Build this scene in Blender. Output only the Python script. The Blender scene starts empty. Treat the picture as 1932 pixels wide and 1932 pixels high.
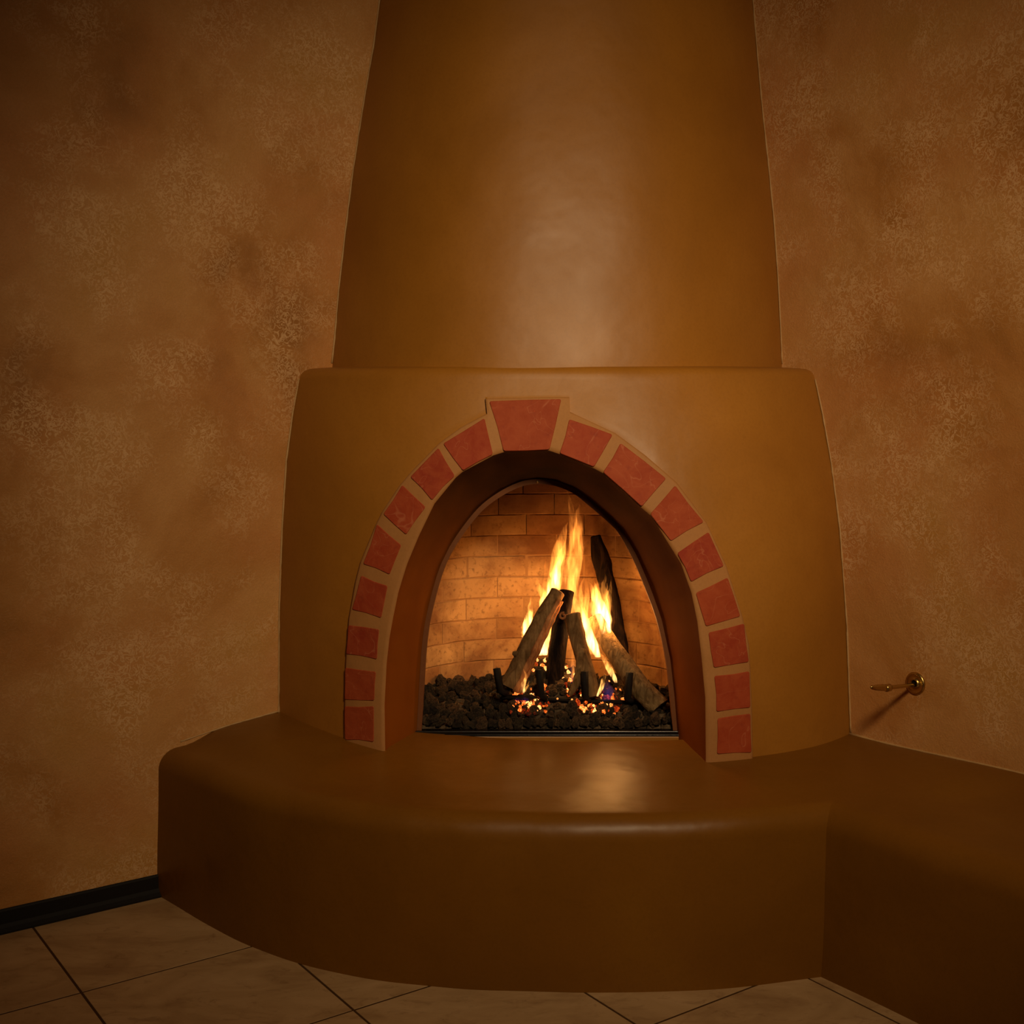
import bpy, bmesh, math, random
from mathutils import Vector, Matrix, noise
random.seed(7)
S = bpy.context.scene
COL = S.collection

# ---------------------------------------------------------------- camera
FPX, HORIZON, EYE = 2345.0, 745.0, 1.5          # focal length in pixels of a 1932 px frame
PITCH = math.atan((966 - HORIZON) / FPX)
cam_d = bpy.data.cameras.new('camera')
cam_d.sensor_width = 36.0
cam_d.lens = FPX / 1932.0 * 36.0
cam = bpy.data.objects.new('camera', cam_d)
COL.objects.link(cam)
cam.location = (0, 0, EYE)
cam.rotation_euler = (math.pi / 2 - PITCH, 0, 0)
S.camera = cam

# ---------------------------------------------------------------- world, lights, exposure
W = bpy.data.worlds.new('world'); S.world = W; W.use_nodes = True
W.node_tree.nodes['Background'].inputs[0].default_value = (1.0, 0.72, 0.45, 1)
W.node_tree.nodes['Background'].inputs[1].default_value = 0.006
S.view_settings.view_transform = 'Standard'
S.view_settings.look = 'None'
S.view_settings.gamma = 1.0
S.view_settings.exposure = 0.0
S.view_settings.use_curve_mapping = False

SPOT_POS = Vector((0.66, 0.35, 2.85))
SPOT_AIM = Vector((0.26, 3.7, 1.16))
SPOT_W, SPOT_COL, SPOT_ANGLE, SPOT_BLEND, SPOT_R = 370.0, (1.0, 0.74, 0.43), 77.0, 1.0, 0.30
FIRE_W = 5.0
FLAME_GAIN = 2.6

# ---------------------------------------------------------------- measuring helpers
CAMP = Vector((0, 0, EYE))
def ray(px, py):
    x = (px - 966) / FPX; u = -(py - 966) / FPX
    return Vector((x, math.cos(PITCH) + u * math.sin(PITCH), -math.sin(PITCH) + u * math.cos(PITCH)))
def at_z(px, py, z):
    d = ray(px, py); return CAMP + d * ((z - EYE) / d.z)
def at_y(px, py, y):
    d = ray(px, py); return CAMP + d * (y / d.y)
def at_plane(px, py, n, off):
    d = ray(px, py); return CAMP + d * ((off - CAMP.dot(n)) / d.dot(n))
AL, AR = math.radians(35.0), math.radians(-54.7)
NL = Vector((-math.sin(AL), math.cos(AL), 0)); OFFL = 3.575      # left wall: NL . p = OFFL
NR = Vector((-math.sin(AR), math.cos(AR), 0)); OFFR = 3.035      # right wall
DL = Vector((math.cos(AL), math.sin(AL), 0))                     # along the left wall, towards the corner
DR = Vector((math.cos(AR), math.sin(AR), 0))                     # along the right wall, away from the corner
def wall_y(x, n, off): return (off - n.x * x) / n.y
_det = NL.x * NR.y - NL.y * NR.x
CORNER = Vector(((OFFL * NR.y - NL.y * OFFR) / _det, (NL.x * OFFR - OFFL * NR.x) / _det, 0))
def interp(t, tab):
    if t <= tab[0][0]: return tab[0][1]
    for (a, va), (b, vb) in zip(tab, tab[1:]):
        if t <= b:
            k = (t - a) / (b - a); return va + (vb - va) * k
    return tab[-1][1]
def smooth(t): t = max(0.0, min(1.0, t)); return t * t * (3 - 2 * t)

# ---------------------------------------------------------------- object helpers
def link(name, me, mat=None, parent=None, smooth_shade=True):
    o = bpy.data.objects.new(name, me); COL.objects.link(o)
    if mat is not None and not me.materials: me.materials.append(mat)
    if smooth_shade:
        for p in me.polygons: p.use_smooth = True
    if parent is not None:
        o.parent = parent
        o.matrix_parent_inverse = Matrix.Translation(-parent.location) if parent.type == 'EMPTY' else Matrix.Identity(4)
    return o
def mesh_obj(name, verts, faces, mat=None, parent=None, smooth_shade=True):
    me = bpy.data.meshes.new(name); me.from_pydata([tuple(v) for v in verts], [], faces); me.update()
    bm = bmesh.new(); bm.from_mesh(me); bmesh.ops.recalc_face_normals(bm, faces=bm.faces); bm.to_mesh(me); bm.free()
    return link(name, me, mat, parent, smooth_shade)
def tag(o, label=None, cat=None, group=None, kind=None):
    if label: o['label'] = label
    if cat: o['category'] = cat
    if group: o['group'] = group
    if kind: o['kind'] = kind
    return o
def thing(name, label, cat, loc, group=None):
    o = bpy.data.objects.new(name, None); COL.objects.link(o); o.location = loc; o.empty_display_size = 0.05
    return tag(o, label, cat, group)
def grid_faces(nr, nc, closed=False):
    f = []
    for i in range(nr - 1):
        for j in range(nc if closed else nc - 1):
            k = (j + 1) % nc
            f.append((i * nc + j, i * nc + k, (i + 1) * nc + k, (i + 1) * nc + j))
    return f
def bevel_mesh(verts, faces, off, seg=2, name='m'):
    bm = bmesh.new(); vs = [bm.verts.new(tuple(v)) for v in verts]
    for f in faces: bm.faces.new([vs[i] for i in f])
    bmesh.ops.recalc_face_normals(bm, faces=bm.faces)
    if off: bmesh.ops.bevel(bm, geom=bm.edges[:], offset=off, segments=seg, affect='EDGES', profile=0.5)
    me = bpy.data.meshes.new(name); bm.to_mesh(me); bm.free(); return me
BOXF = [(0, 1, 2, 3), (7, 6, 5, 4), (0, 4, 5, 1), (1, 5, 6, 2), (2, 6, 7, 3), (3, 7, 4, 0)]
def box_mesh(sx, sy, sz, off=0.0, name='box', seg=2):
    v = [(-sx/2, -sy/2, -sz/2), (sx/2, -sy/2, -sz/2), (sx/2, sy/2, -sz/2), (-sx/2, sy/2, -sz/2),
         (-sx/2, -sy/2, sz/2), (sx/2, -sy/2, sz/2), (sx/2, sy/2, sz/2), (-sx/2, sy/2, sz/2)]
    return bevel_mesh(v, BOXF, off, seg, name)
def tube(name, pts, rad, mat, parent=None, seg=8, cap=True, shape=None):
    pts = [Vector(p) for p in pts]; n = len(pts)
    rads = rad if isinstance(rad, (list, tuple)) else [rad] * n
    verts = []; up = None
    for i, p in enumerate(pts):
        t = (pts[min(i + 1, n - 1)] - pts[max(i - 1, 0)]).normalized()
        if up is None:
            up = Vector((0, -1, 0)) if abs(t.y) < 0.9 else Vector((0, 0, 1))
        up = (up - t * up.dot(t)).normalized(); sd = t.cross(up)
        for j in range(seg):
            a = 2 * math.pi * j / seg
            r = rads[i] * (shape(a, i / (n - 1)) if shape else 1)
            verts.append(p + (sd * math.cos(a) + up * math.sin(a)) * r)
    faces = grid_faces(n, seg, True)
    if cap: faces += [tuple(range(seg)), tuple((n - 1) * seg + j for j in range(seg))]
    return mesh_obj(name, verts, faces, mat, parent)
def catmull(pts, n):
    P = [Vector(p) for p in pts]; P = [P[0] * 2 - P[1]] + P + [P[-1] * 2 - P[-2]]
    out = []; m = len(P) - 3
    for i in range(n):
        u = i / (n - 1) * m; k = min(int(u), m - 1); t = u - k
        a, b, c, d = P[k:k + 4]
        out.append(0.5 * ((2 * b) + (c - a) * t + (2 * a - 5 * b + 4 * c - d) * t * t + (3 * b - a - 3 * c + d) * t ** 3))
    return out

# ---------------------------------------------------------------- materials
class NT:
    def __init__(s, name):
        s.m = bpy.data.materials.new(name); s.m.use_nodes = True; s.t = s.m.node_tree
        for n in list(s.t.nodes): s.t.nodes.remove(n)
        s.out = s.n('ShaderNodeOutputMaterial')
    def n(s, kind, **kw):
        nd = s.t.nodes.new(kind)
        for k, v in kw.items():
            if k.startswith('i_'):
                key = k[2:]; key = int(key) if key.isdigit() else key.replace('_', ' ')
                nd.inputs[key].default_value = v
            else: setattr(nd, k, v)
        return nd
    def l(s, a, b): s.t.links.new(a, b)
    def coord(s, which='Object', scale=(1, 1, 1)):
        tc = s.n('ShaderNodeTexCoord'); mp = s.n('ShaderNodeMapping')
        mp.inputs['Scale'].default_value = scale; s.l(tc.outputs[which], mp.inputs['Vector']); return mp.outputs[0]
    def noise(s, vec, scale, detail=4, rough=0.55, dist=0.0):
        nd = s.n('ShaderNodeTexNoise'); s.l(vec, nd.inputs['Vector'])
        nd.inputs['Scale'].default_value = scale; nd.inputs['Detail'].default_value = detail
        nd.inputs['Roughness'].default_value = rough; nd.inputs['Distortion'].default_value = dist
        return nd.outputs['Fac']
    def ramp(s, fac, stops, interp='LINEAR'):
        nd = s.n('ShaderNodeValToRGB'); s.l(fac, nd.inputs[0]); cr = nd.color_ramp; cr.interpolation = interp
        while len(cr.elements) < len(stops): cr.elements.new(0.5)
        for e, (p, c) in zip(cr.elements, stops):
            e.position = p; e.color = (c if isinstance(c, tuple) else (c, c, c)) + ((1,) if not isinstance(c, tuple) or len(c) == 3 else ())
        return nd.outputs[0]
    def mix(s, fac, a, b, mode='MIX'):
        nd = s.n('ShaderNodeMix', data_type='RGBA', blend_type=mode)
        for sock, v in ((nd.inputs[0], fac), (nd.inputs[6], a), (nd.inputs[7], b)):
            if hasattr(v, 'is_linked'): s.l(v, sock)
            elif isinstance(v, tuple): sock.default_value = v + (1,)
            else: sock.default_value = v
        return nd.outputs[2]
    def math(s, op, a, b=0.0):
        nd = s.n('ShaderNodeMath', operation=op)
        for sock, v in ((nd.inputs[0], a), (nd.inputs[1], b)):
            if hasattr(v, 'is_linked'): s.l(v, sock)
            else: sock.default_value = v
        return nd.outputs[0]
    def bump(s, h, strength, dist, prev=None):
        nd = s.n('ShaderNodeBump'); s.l(h, nd.inputs['Height'])
        nd.inputs['Strength'].default_value = strength; nd.inputs['Distance'].default_value = dist
        if prev is not None: s.l(prev, nd.inputs['Normal'])
        return nd.outputs[0]
    def bsdf(s, col, rough=0.6, normal=None, metal=0.0, spec=0.5, emis=None, estr=0.0):
        b = s.n('ShaderNodeBsdfPrincipled')
        for key, v in (('Base Color', col), ('Roughness', rough), ('Metallic', metal), ('Specular IOR Level', spec)):
            if hasattr(v, 'is_linked'): s.l(v, b.inputs[key])
            elif isinstance(v, tuple): b.inputs[key].default_value = v + (1,)
            else: b.inputs[key].default_value = v
        if normal is not None: s.l(normal, b.inputs['Normal'])
        if emis is not None:
            if hasattr(emis, 'is_linked'): s.l(emis, b.inputs['Emission Color'])
            else: b.inputs['Emission Color'].default_value = emis + (1,)
            if hasattr(estr, 'is_linked'): s.l(estr, b.inputs['Emission Strength'])
            else: b.inputs['Emission Strength'].default_value = estr
        s.l(b.outputs[0], s.out.inputs['Surface']); return s.m

def mat_wall():
    s = NT('sponged_plaster'); v = s.coord()
    big = s.noise(v, 1.7, 4, 0.6, 0.5)
    base = s.ramp(big, [(0.32, (0.320, 0.128, 0.025)), (0.44, (0.445, 0.192, 0.045)), (0.56, (0.540, 0.266, 0.084)), (0.70, (0.490, 0.240, 0.055))])
    hue = s.noise(v, 2.6, 4, 0.6, 0.5)
    base = s.mix(s.ramp(hue, [(0.45, 0.0), (0.70, 0.55)]), base, (0.54, 0.215, 0.066))
    # worn sponge marks: thin squiggly pale veins, in patches
    w = s.n('ShaderNodeTexNoise'); s.l(v, w.inputs['Vector']); w.inputs['Scale'].default_value = 48.0; w.inputs['Detail'].default_value = 3.5; w.inputs['Distortion'].default_value = 1.6
    vein = s.math('ABSOLUTE', s.math('SUBTRACT', w.outputs['Fac'], 0.5))
    vein = s.ramp(vein, [(0.0, 1.0), (0.035, 0.7), (0.07, 0.0)])
    patch = s.ramp(s.noise(v, 3.2, 5, 0.62, 0.2), [(0.44, 0.06), (0.60, 1.0)])
    fac = s.math('MULTIPLY', s.math('MULTIPLY', vein, patch), 0.72)
    col = s.mix(fac, base, (0.74, 0.46, 0.23))
    fine = s.noise(v, 170, 3, 0.6)
    col = s.mix(s.ramp(fine, [(0.35, 0.14), (0.65, 0.0)]), col, (0.22, 0.09, 0.02))
    h = s.math('ADD', s.math('MULTIPLY', vein, 0.35), s.math('MULTIPLY', fine, 0.5))
    nrm = s.bump(h, 0.30, 0.004)
    nrm = s.bump(s.noise(v, 7, 3), 0.25, 0.02, nrm)
    return s.bsdf(col, 0.62, nrm, spec=0.3)
def mat_plaster(name, c0, c1, c2, rough=0.40, bumpy=0.22, spec=0.45):
    s = NT(name); v = s.coord()
    a = s.noise(v, 1.9, 4, 0.55, 0.4)
    col = s.ramp(a, [(0.30, c0), (0.52, c1), (0.72, c2)])
    fine = s.noise(v, 120, 3, 0.6)
    col = s.mix(s.ramp(fine, [(0.30, 0.16), (0.55, 0.0)]), col, tuple(x * 0.6 for x in c0))
    r = s.ramp(s.noise(v, 3.0, 3), [(0.3, rough - 0.05), (0.7, rough + 0.08)])
    nrm = s.bump(s.noise(v, 4.5, 3, 0.5), bumpy, 0.03)
    nrm = s.bump(fine, 0.05, 0.002, nrm)
    return s.bsdf(col, r, nrm, spec=spec)
M = {}
M['wall'] = mat_wall()
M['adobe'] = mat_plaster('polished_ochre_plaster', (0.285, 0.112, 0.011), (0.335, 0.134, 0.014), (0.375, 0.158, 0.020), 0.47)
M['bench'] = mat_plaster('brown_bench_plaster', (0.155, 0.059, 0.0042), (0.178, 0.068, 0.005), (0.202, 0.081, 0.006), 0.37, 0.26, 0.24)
def mat_reveal():
    # russet plaster, shade under the arch crown painted into the colour
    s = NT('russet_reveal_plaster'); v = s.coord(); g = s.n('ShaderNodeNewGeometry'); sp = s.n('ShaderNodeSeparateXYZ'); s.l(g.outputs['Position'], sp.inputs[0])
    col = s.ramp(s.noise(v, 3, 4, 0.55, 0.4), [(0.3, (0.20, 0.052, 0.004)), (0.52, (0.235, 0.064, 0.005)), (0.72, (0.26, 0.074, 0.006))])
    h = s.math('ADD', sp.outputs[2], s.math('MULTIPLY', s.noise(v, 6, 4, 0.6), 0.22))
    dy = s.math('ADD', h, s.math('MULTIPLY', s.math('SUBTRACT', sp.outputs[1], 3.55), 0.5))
    soot_shade = s.ramp(s.math('SUBTRACT', dy, 0.75), [(0.30, 0.0), (0.72, 0.93)])
    col = s.mix(soot_shade, col, (0.012, 0.005, 0.002))
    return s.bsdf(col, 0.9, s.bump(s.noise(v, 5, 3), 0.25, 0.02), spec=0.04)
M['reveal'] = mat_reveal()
M['mortar'] = mat_plaster('tan_mortar', (0.33, 0.140, 0.036), (0.37, 0.162, 0.044), (0.40, 0.18, 0.052), 0.7, 0.3)
def mat_arch_brick():
    s = NT('red_saltillo_brick'); v = s.n('ShaderNodeNewGeometry').outputs['Position']
    oi = s.n('ShaderNodeObjectInfo')
    base = s.ramp(oi.outputs['Random'], [(0.0, (0.265, 0.032, 0.014)), (0.5, (0.31, 0.043, 0.014)), (1.0, (0.29, 0.047, 0.013))])
    mott = s.noise(v, 22, 5, 0.65, 0.6)
    col = s.mix(s.ramp(mott, [(0.35, 0.0), (0.65, 0.6)]), base, (0.38, 0.078, 0.026))
    scr = s.math('ABSOLUTE', s.math('SUBTRACT', s.noise(v, 9, 2, 0.5, 1.2), 0.5))
    scr = s.ramp(scr, [(0.0, 0.32), (0.006, 0.0)])
    col = s.mix(scr, col, (0.55, 0.21, 0.10))
    dark = s.noise(v, 40, 4, 0.6)
    col = s.mix(s.ramp(dark, [(0.28, 0.55), (0.42, 0.0)]), col, (0.24, 0.035, 0.015))
    nrm = s.bump(s.noise(v, 30, 5, 0.6), 0.3, 0.006)
    return s.bsdf(col, 0.65, nrm, spec=0.15)
M['arch_brick'] = mat_arch_brick()
def mat_fire_brick():
    s = NT('sooty_shaded_fire_brick'); v = s.coord('Object'); oi = s.n('ShaderNodeObjectInfo')
    g = s.n('ShaderNodeNewGeometry')
    base = s.ramp(oi.outputs['Random'], [(0.0, (0.42, 0.22, 0.075)), (0.35, (0.50, 0.27, 0.10)), (0.7, (0.56, 0.32, 0.12)), (1.0, (0.40, 0.19, 0.065))])
    soot_shade = s.noise(g.outputs['Position'], 5.0, 5, 0.6, 0.4)
    col = s.mix(s.ramp(soot_shade, [(0.36, 0.80), (0.60, 0.0)]), base, (0.15, 0.050, 0.015))
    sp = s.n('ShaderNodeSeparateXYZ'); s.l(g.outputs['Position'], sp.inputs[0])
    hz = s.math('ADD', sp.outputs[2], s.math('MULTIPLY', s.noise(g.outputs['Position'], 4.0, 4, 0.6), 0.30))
    col = s.mix(s.ramp(s.math('SUBTRACT', hz, 0.80), [(0.22, 0.0), (0.50, 0.86)]), col, (0.075, 0.024, 0.008))  # shade in the firebox top painted over the sooty brick, darker upwards
    pit = s.noise(g.outputs['Position'], 70, 4, 0.6)
    col = s.mix(s.ramp(pit, [(0.30, 0.55), (0.46, 0.0)]), col, (0.12, 0.05, 0.02))
    nrm = s.bump(s.noise(g.outputs['Position'], 45, 5, 0.6), 0.4, 0.006)
    return s.bsdf(col, 0.85, nrm, spec=0.2)
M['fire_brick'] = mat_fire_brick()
def simple(name, col, rough=0.6, metal=0.0, bump=0.0, bscale=60, spec=0.5, var=0.25):
    s = NT(name); v = s.coord()
    nz = s.noise(v, bscale, 4, 0.6)
    c = s.mix(s.ramp(nz, [(0.3, var), (0.7, 0.0)]), col, tuple(x * 0.45 for x in col))
    return s.bsdf(c, rough, s.bump(nz, bump, 0.004) if bump else None, metal, spec)
M['fire_mortar'] = simple('sooty_mortar', (0.34, 0.165, 0.055), 0.9, 0, 0.3, 40)
M['iron'] = simple('black_iron', (0.010, 0.007, 0.006), 0.8, 0.0, 0.3, 90, 0.15)
M['frame'] = simple('brown_bronze_frame', (0.16, 0.055, 0.018), 0.7, 0.0, 0.05, 60, 0.2)
M['track'] = simple('black_glossy_track', (0.012, 0.009, 0.008), 0.25, 0.4, 0.05, 60)
M['brass'] = simple('aged_brass', (0.58, 0.40, 0.13), 0.30, 1.0, 0.05, 80, var=0.35)
M['black_rubber'] = simple('black_vinyl_base', (0.007, 0.005, 0.004), 0.7, 0, 0.1, 40, 0.25)
M['grout'] = simple('brown_grout', (0.075, 0.036, 0.013), 1.0, 0, 0.2, 90, 0.0)
M['caulk'] = simple('pale_caulk', (0.50, 0.30, 0.12), 0.6, 0, 0.3, 60)
M['ceiling'] = simple('cream_ceiling_plaster', (0.42, 0.26, 0.12), 0.9, 0, 0.2, 30)
M['lamp_black'] = simple('black_lamp_metal', (0.02, 0.02, 0.02), 0.4, 0.6)
def mat_tile():
    s = NT('beige_stone_tile'); g = s.n('ShaderNodeNewGeometry'); oi = s.n('ShaderNodeObjectInfo')
    v = s.n('ShaderNodeVectorMath', operation='ADD'); s.l(g.outputs['Position'], v.inputs[0])
    cmb = s.n('ShaderNodeCombineXYZ'); s.l(s.math('MULTIPLY', oi.outputs['Random'], 37.0), cmb.inputs[0]); s.l(cmb.outputs[0], v.inputs[1])
    mp = s.n('ShaderNodeMapping'); mp.inputs['Scale'].default_value = (1.0, 2.0, 1.0); mp.inputs['Rotation'].default_value = (0, 0, -AL)
    s.l(v.outputs[0], mp.inputs[0])
    a = s.noise(mp.outputs[0], 4.0, 6, 0.62, 0.8)
    col = s.ramp(a, [(0.32, (0.30, 0.170, 0.075)), (0.50, (0.40, 0.245, 0.115)), (0.68, (0.46, 0.29, 0.145))])
    b = s.noise(mp.outputs[0], 14, 6, 0.68, 1.2)
    col = s.mix(s.ramp(b, [(0.30, 0.55), (0.44, 0.0)]), col, (0.20, 0.10, 0.038))
    rgh = s.ramp(b, [(0.3, 0.55), (0.7, 0.36)])
    return s.bsdf(col, rgh, s.bump(b, 0.08, 0.003), spec=0.4)
M['tile'] = mat_tile()
def mat_wood(name, c0, c1, c2, bumpy=0.7, zs=0.14):
    s = NT(name); v = s.coord('Object', (1, 1, zs))
    a = s.noise(v, 60, 5, 0.65, 0.8)
    col = s.ramp(a, [(0.32, c0), (0.50, c1), (0.68, c2)])
    big = s.noise(s.coord(), 16, 3)
    col = s.mix(s.ramp(big, [(0.45, 0.0), (0.68, 0.55)]), col, tuple(x * 0.45 for x in c0))
    return s.bsdf(col, 0.9, s.bump(a, bumpy, 0.006), spec=0.08)
M['bark'] = mat_wood('grey_brown_bark', (0.075, 0.036, 0.013), (0.155, 0.085, 0.034), (0.24, 0.14, 0.06))
M['bark_rough'] = mat_wood('coarse_grey_bark', (0.06, 0.032, 0.013), (0.15, 0.09, 0.038), (0.24, 0.155, 0.07), 1.0, 0.3)
M['char'] = mat_wood('charred_wood', (0.004, 0.002, 0.0015), (0.010, 0.005, 0.003), (0.035, 0.016, 0.007), 0.9)
M['split'] = mat_wood('red_split_wood', (0.22, 0.075, 0.025), (0.38, 0.15, 0.055), (0.50, 0.22, 0.085), 0.8)
M['cut'] = simple('pale_cut_wood', (0.52, 0.27, 0.11), 0.8, 0, 0.4, 90)
def mat_rock():
    s = NT('lava_rock'); v = s.coord(); oi = s.n('ShaderNodeObjectInfo')
    base = s.ramp(oi.outputs['Random'], [(0.0, (0.050, 0.032, 0.018)), (0.5, (0.13, 0.085, 0.045)), (1.0, (0.30, 0.170, 0.080))])
    a = s.noise(v, 2.2, 5, 0.7)
    col = s.mix(s.ramp(a, [(0.35, 0.8), (0.6, 0.0)]), base, (0.006, 0.004, 0.003))
    return s.bsdf(col, 0.9, s.bump(a, 1.0, 0.4), spec=0.25)
M['rock'] = mat_rock()
def mat_ember():
    s = NT('glowing_ember'); v = s.coord(); oi = s.n('ShaderNodeObjectInfo')
    a = s.noise(v, 1.3, 4, 0.65)
    heat = s.math('ADD', s.math('MULTIPLY', a, 0.75), s.math('MULTIPLY', oi.outputs['Random'], 0.55))
    em = s.ramp(heat, [(0.40, (0.03, 0.0, 0.0)), (0.56, (0.75, 0.035, 0.002)), (0.76, (1.0, 0.16, 0.012)), (1.0, (1.0, 0.50, 0.14))])
    st = s.ramp(heat, [(0.45, 0.10), (0.74, 1.0), (1.0, 3.5)])
    return s.bsdf((0.04, 0.018, 0.010), 0.9, None, spec=0.2, emis=em, estr=st)
M['ember'] = mat_ember()
def mat_flame(name, lo, hi, gain):
    """fire is light given off by hot gas: a glowing volume, brighter where the tongue is thicker"""
    s = NT(name)
    v = s.coord('Object', (1, 1, 0.20))
    n1 = s.noise(v, 58, 3, 0.6, 1.0)
    fil = s.ramp(n1, [(0.38, 0.02), (0.50, 0.45), (0.64, 1.0)])
    fil = s.math('MULTIPLY', fil, s.math('ADD', fil, 0.9))
    tc = s.n('ShaderNodeTexCoord'); sp = s.n('ShaderNodeSeparateXYZ'); s.l(tc.outputs['Generated'], sp.inputs[0])
    up = s.ramp(sp.outputs[2], [(0.0, 0.35), (0.10, 1.0), (0.45, 0.80), (0.75, 0.42), (1.0, 0.22)])
    col = s.ramp(sp.outputs[2], [(0.0, lo), (0.5, hi), (1.0, (1.0, 0.27, 0.035))])
    st = s.math('MULTIPLY', s.math('MULTIPLY', fil, up), gain * FLAME_GAIN)
    em = s.n('ShaderNodeEmission'); s.l(col, em.inputs[0]); s.l(st, em.inputs[1])
    s.l(em.outputs[0], s.out.inputs['Volume'])
    return s.m
M['flame_hot'] = mat_flame('hot_yellow_flame', (1.0, 0.52, 0.16), (1.0, 0.43, 0.085), 120)
M['flame'] = mat_flame('orange_flame', (1.0, 0.42, 0.085), (1.0, 0.36, 0.05), 44)
M['flame_blue'] = mat_flame('blue_gas_flame', (0.10, 0.12, 0.9), (0.35, 0.10, 0.55), 1.1)
M['flame_thin'] = mat_flame('thin_orange_flame', (1.0, 0.36, 0.06), (1.0, 0.30, 0.04), 18)

# ================================================================ THE SETTING
ROOM_L, ROOM_R, CEIL = 6.2, 6.8, 3.15
def wall_panel(name, a, b, out):
    """flat plastered wall 10 cm thick between plan points a and b; out = direction away from the room"""
    a = Vector(a); b = Vector(b); o = out * 0.10
    q = [a, b, b + o, a + o]
    v = [Vector((p.x, p.y, -0.02)) for p in q] + [Vector((p.x, p.y, CEIL)) for p in q]
    ob = mesh_obj(name, v, BOXF, M['wall'], None, False)
    return tag(ob, kind='structure')
A0 = CORNER; A1 = CORNER - DL * ROOM_L; A2 = CORNER + DR * ROOM_R; A3 = A1 + DR * ROOM_R
tag(wall_panel('wall_left', A1, A0 + DL * 0.1, NL), 'mottled ochre sponge painted wall left of the fireplace', 'wall')
tag(wall_panel('wall_right', A0, A2, NR), 'mottled ochre sponge painted wall right of the fireplace', 'wall')
tag(wall_panel('wall_rear', A3, A2, -NL), 'ochre wall facing the fireplace across the room', 'wall')
tag(wall_panel('wall_side', A1, A3, -NR), 'ochre wall across from the right wall', 'wall')
cl = mesh_obj('ceiling', [Vector((p.x, p.y, CEIL + h)) for h in (0, 0.08) for p in (A0, A1, A3, A2)], BOXF, M['ceiling'], None, False)
tag(cl, 'cream plaster ceiling above the fireplace', 'ceiling', kind='structure')

floor = mesh_obj('floor', [Vector((p.x, p.y, h)) for h in (-0.06, -0.0010) for p in (A0, A1, A3, A2)], BOXF, M['grout'], None, False)
tag(floor, 'beige stone tile floor with thin brown grout', 'floor', kind='structure')
TA, TB, GR = 0.474, 0.52, 0.0065
NB = Vector((DL.x, DL.y, 0))
tile_me = box_mesh(TB - GR, TA - GR, 0.010, 0.0005, 'tile', 1)
tile_me.materials.append(M['tile'])
for ia in range(-1, 7):
    for ib in range(-4, 6):
        ca = 3.085 - TA * ia + TA / 2; cb = 0.835 + TB * ib + TB / 2
        if ia == 0: pass
        p = NL * ca + NB * cb
        if ca + TA / 2 > 3.60 or ca < 0.6: continue
        if (p - CORNER).dot(DR) < 0 or p.dot(NR) > OFFR - 0.3: continue
        t = link('tile', tile_me, None, floor, False); t.location = (p.x, p.y, -0.005 + random.uniform(-0.0002, 0.0002)); t.rotation_euler.z = AL

# baseboard with a rounded toe, from the bench to the far end of the left wall
prof = [(0, 0), (0.024, 0), (0.024, 0.006), (0.014, 0.014), (0.009, 0.024), (0.009, 0.060), (0.006, 0.065), (0, 0.066)]
bv = []
for k in (0, 1):
    e = NL * (OFFL + 0.002) + DL * ((-1.03 * DL.x + 3.64 * DL.y) if k == 0 else (A1.dot(DL) + 0.02))
    for (o, z) in prof: bv.append(Vector((e.x - NL.x * o, e.y - NL.y * o, z)))
n = len(prof)
bb = mesh_obj('baseboard_left', bv, grid_faces(2, n, True) + [tuple(range(n)), tuple(range(n, 2 * n))], M['black_rubber'], None, False)
tag(bb, 'black vinyl baseboard along the foot of the left wall', 'baseboard', kind='structure')

# ================================================================ FIREPLACE
LBODY = [(at_plane(x, y, NL, OFFL).z, at_plane(x, y, NL, OFFL).x) for x, y in
         [(565, 715), (553, 780), (541, 870), (533, 1000), (527.5, 1150), (527, 1343)]][::-1]
RBODY = [(at_plane(x, y, NR, OFFR).z, at_plane(x, y, NR, OFFR).x) for x, y in
         [(1537, 715), (1551, 780), (1567, 870), (1584, 1000), (1597, 1180), (1604, 1384)]][::-1]
LCHIM = [(at_plane(x, y, NL, OFFL).z, at_plane(x, y, NL, OFFL).x) for x, y in
         [(717, 0), (705, 90), (690, 175), (678, 250), (665, 335), (652, 440), (640, 545), (632, 640), (626, 695)]][::-1]
RCHIM = [(at_plane(x, y, NR, OFFR).z, at_plane(x, y, NR, OFFR).x) for x, y in
         [(1420, 0), (1428, 100), (1437, 200), (1449, 310), (1460, 420), (1468, 540), (1473, 640), (1475, 690)]][::-1]
def extrap(tab, z):
    if z > tab[-1][0]:
        (a, va), (b, vb) = tab[-2], tab[-1]; return vb + (vb - va) / (b - a) * (z - b)
    return interp(z, tab)
def bulge_y(x, z, tl, tr, B, p=2.4):
    xl, xr = extrap(tl, z), extrap(tr, z)
    yl, yr = wall_y(xl, NL, OFFL), wall_y(xr, NR, OFFR)
    s = (x - (xl + xr) / 2) / ((xr - xl) / 2)
    return yl + (yr - yl) * (s + 1) / 2 - B * (1 - abs(s) ** p)
BT = [(0.40, 0.345), (0.6, 0.352), (0.8, 0.356), (1.0, 0.354), (1.2, 0.346), (1.4, 0.330), (1.6, 0.305)]
def body_y(x, z): return bulge_y(x, z, LBODY, RBODY, interp(z, BT), 2.8)
def chim_y(x, z): return bulge_y(x, z, LCHIM, RCHIM, interp(z, [(1.55, 0.380), (2.2, 0.34), (3.2, 0.285)]), 2.7)
def on_body(px, py, off=0.0):
    d = ray(px, py); y = 3.55
    for _ in range(12):
        p = CAMP + d * (y / d.y); y = body_y(p.x, p.z) + off
    return CAMP + d * (y / d.y)

fp = thing('corner_fireplace', 'ochre plaster corner fireplace with red brick arch and tapering chimney', 'fireplace', (0.16, 3.9, 0))

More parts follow.
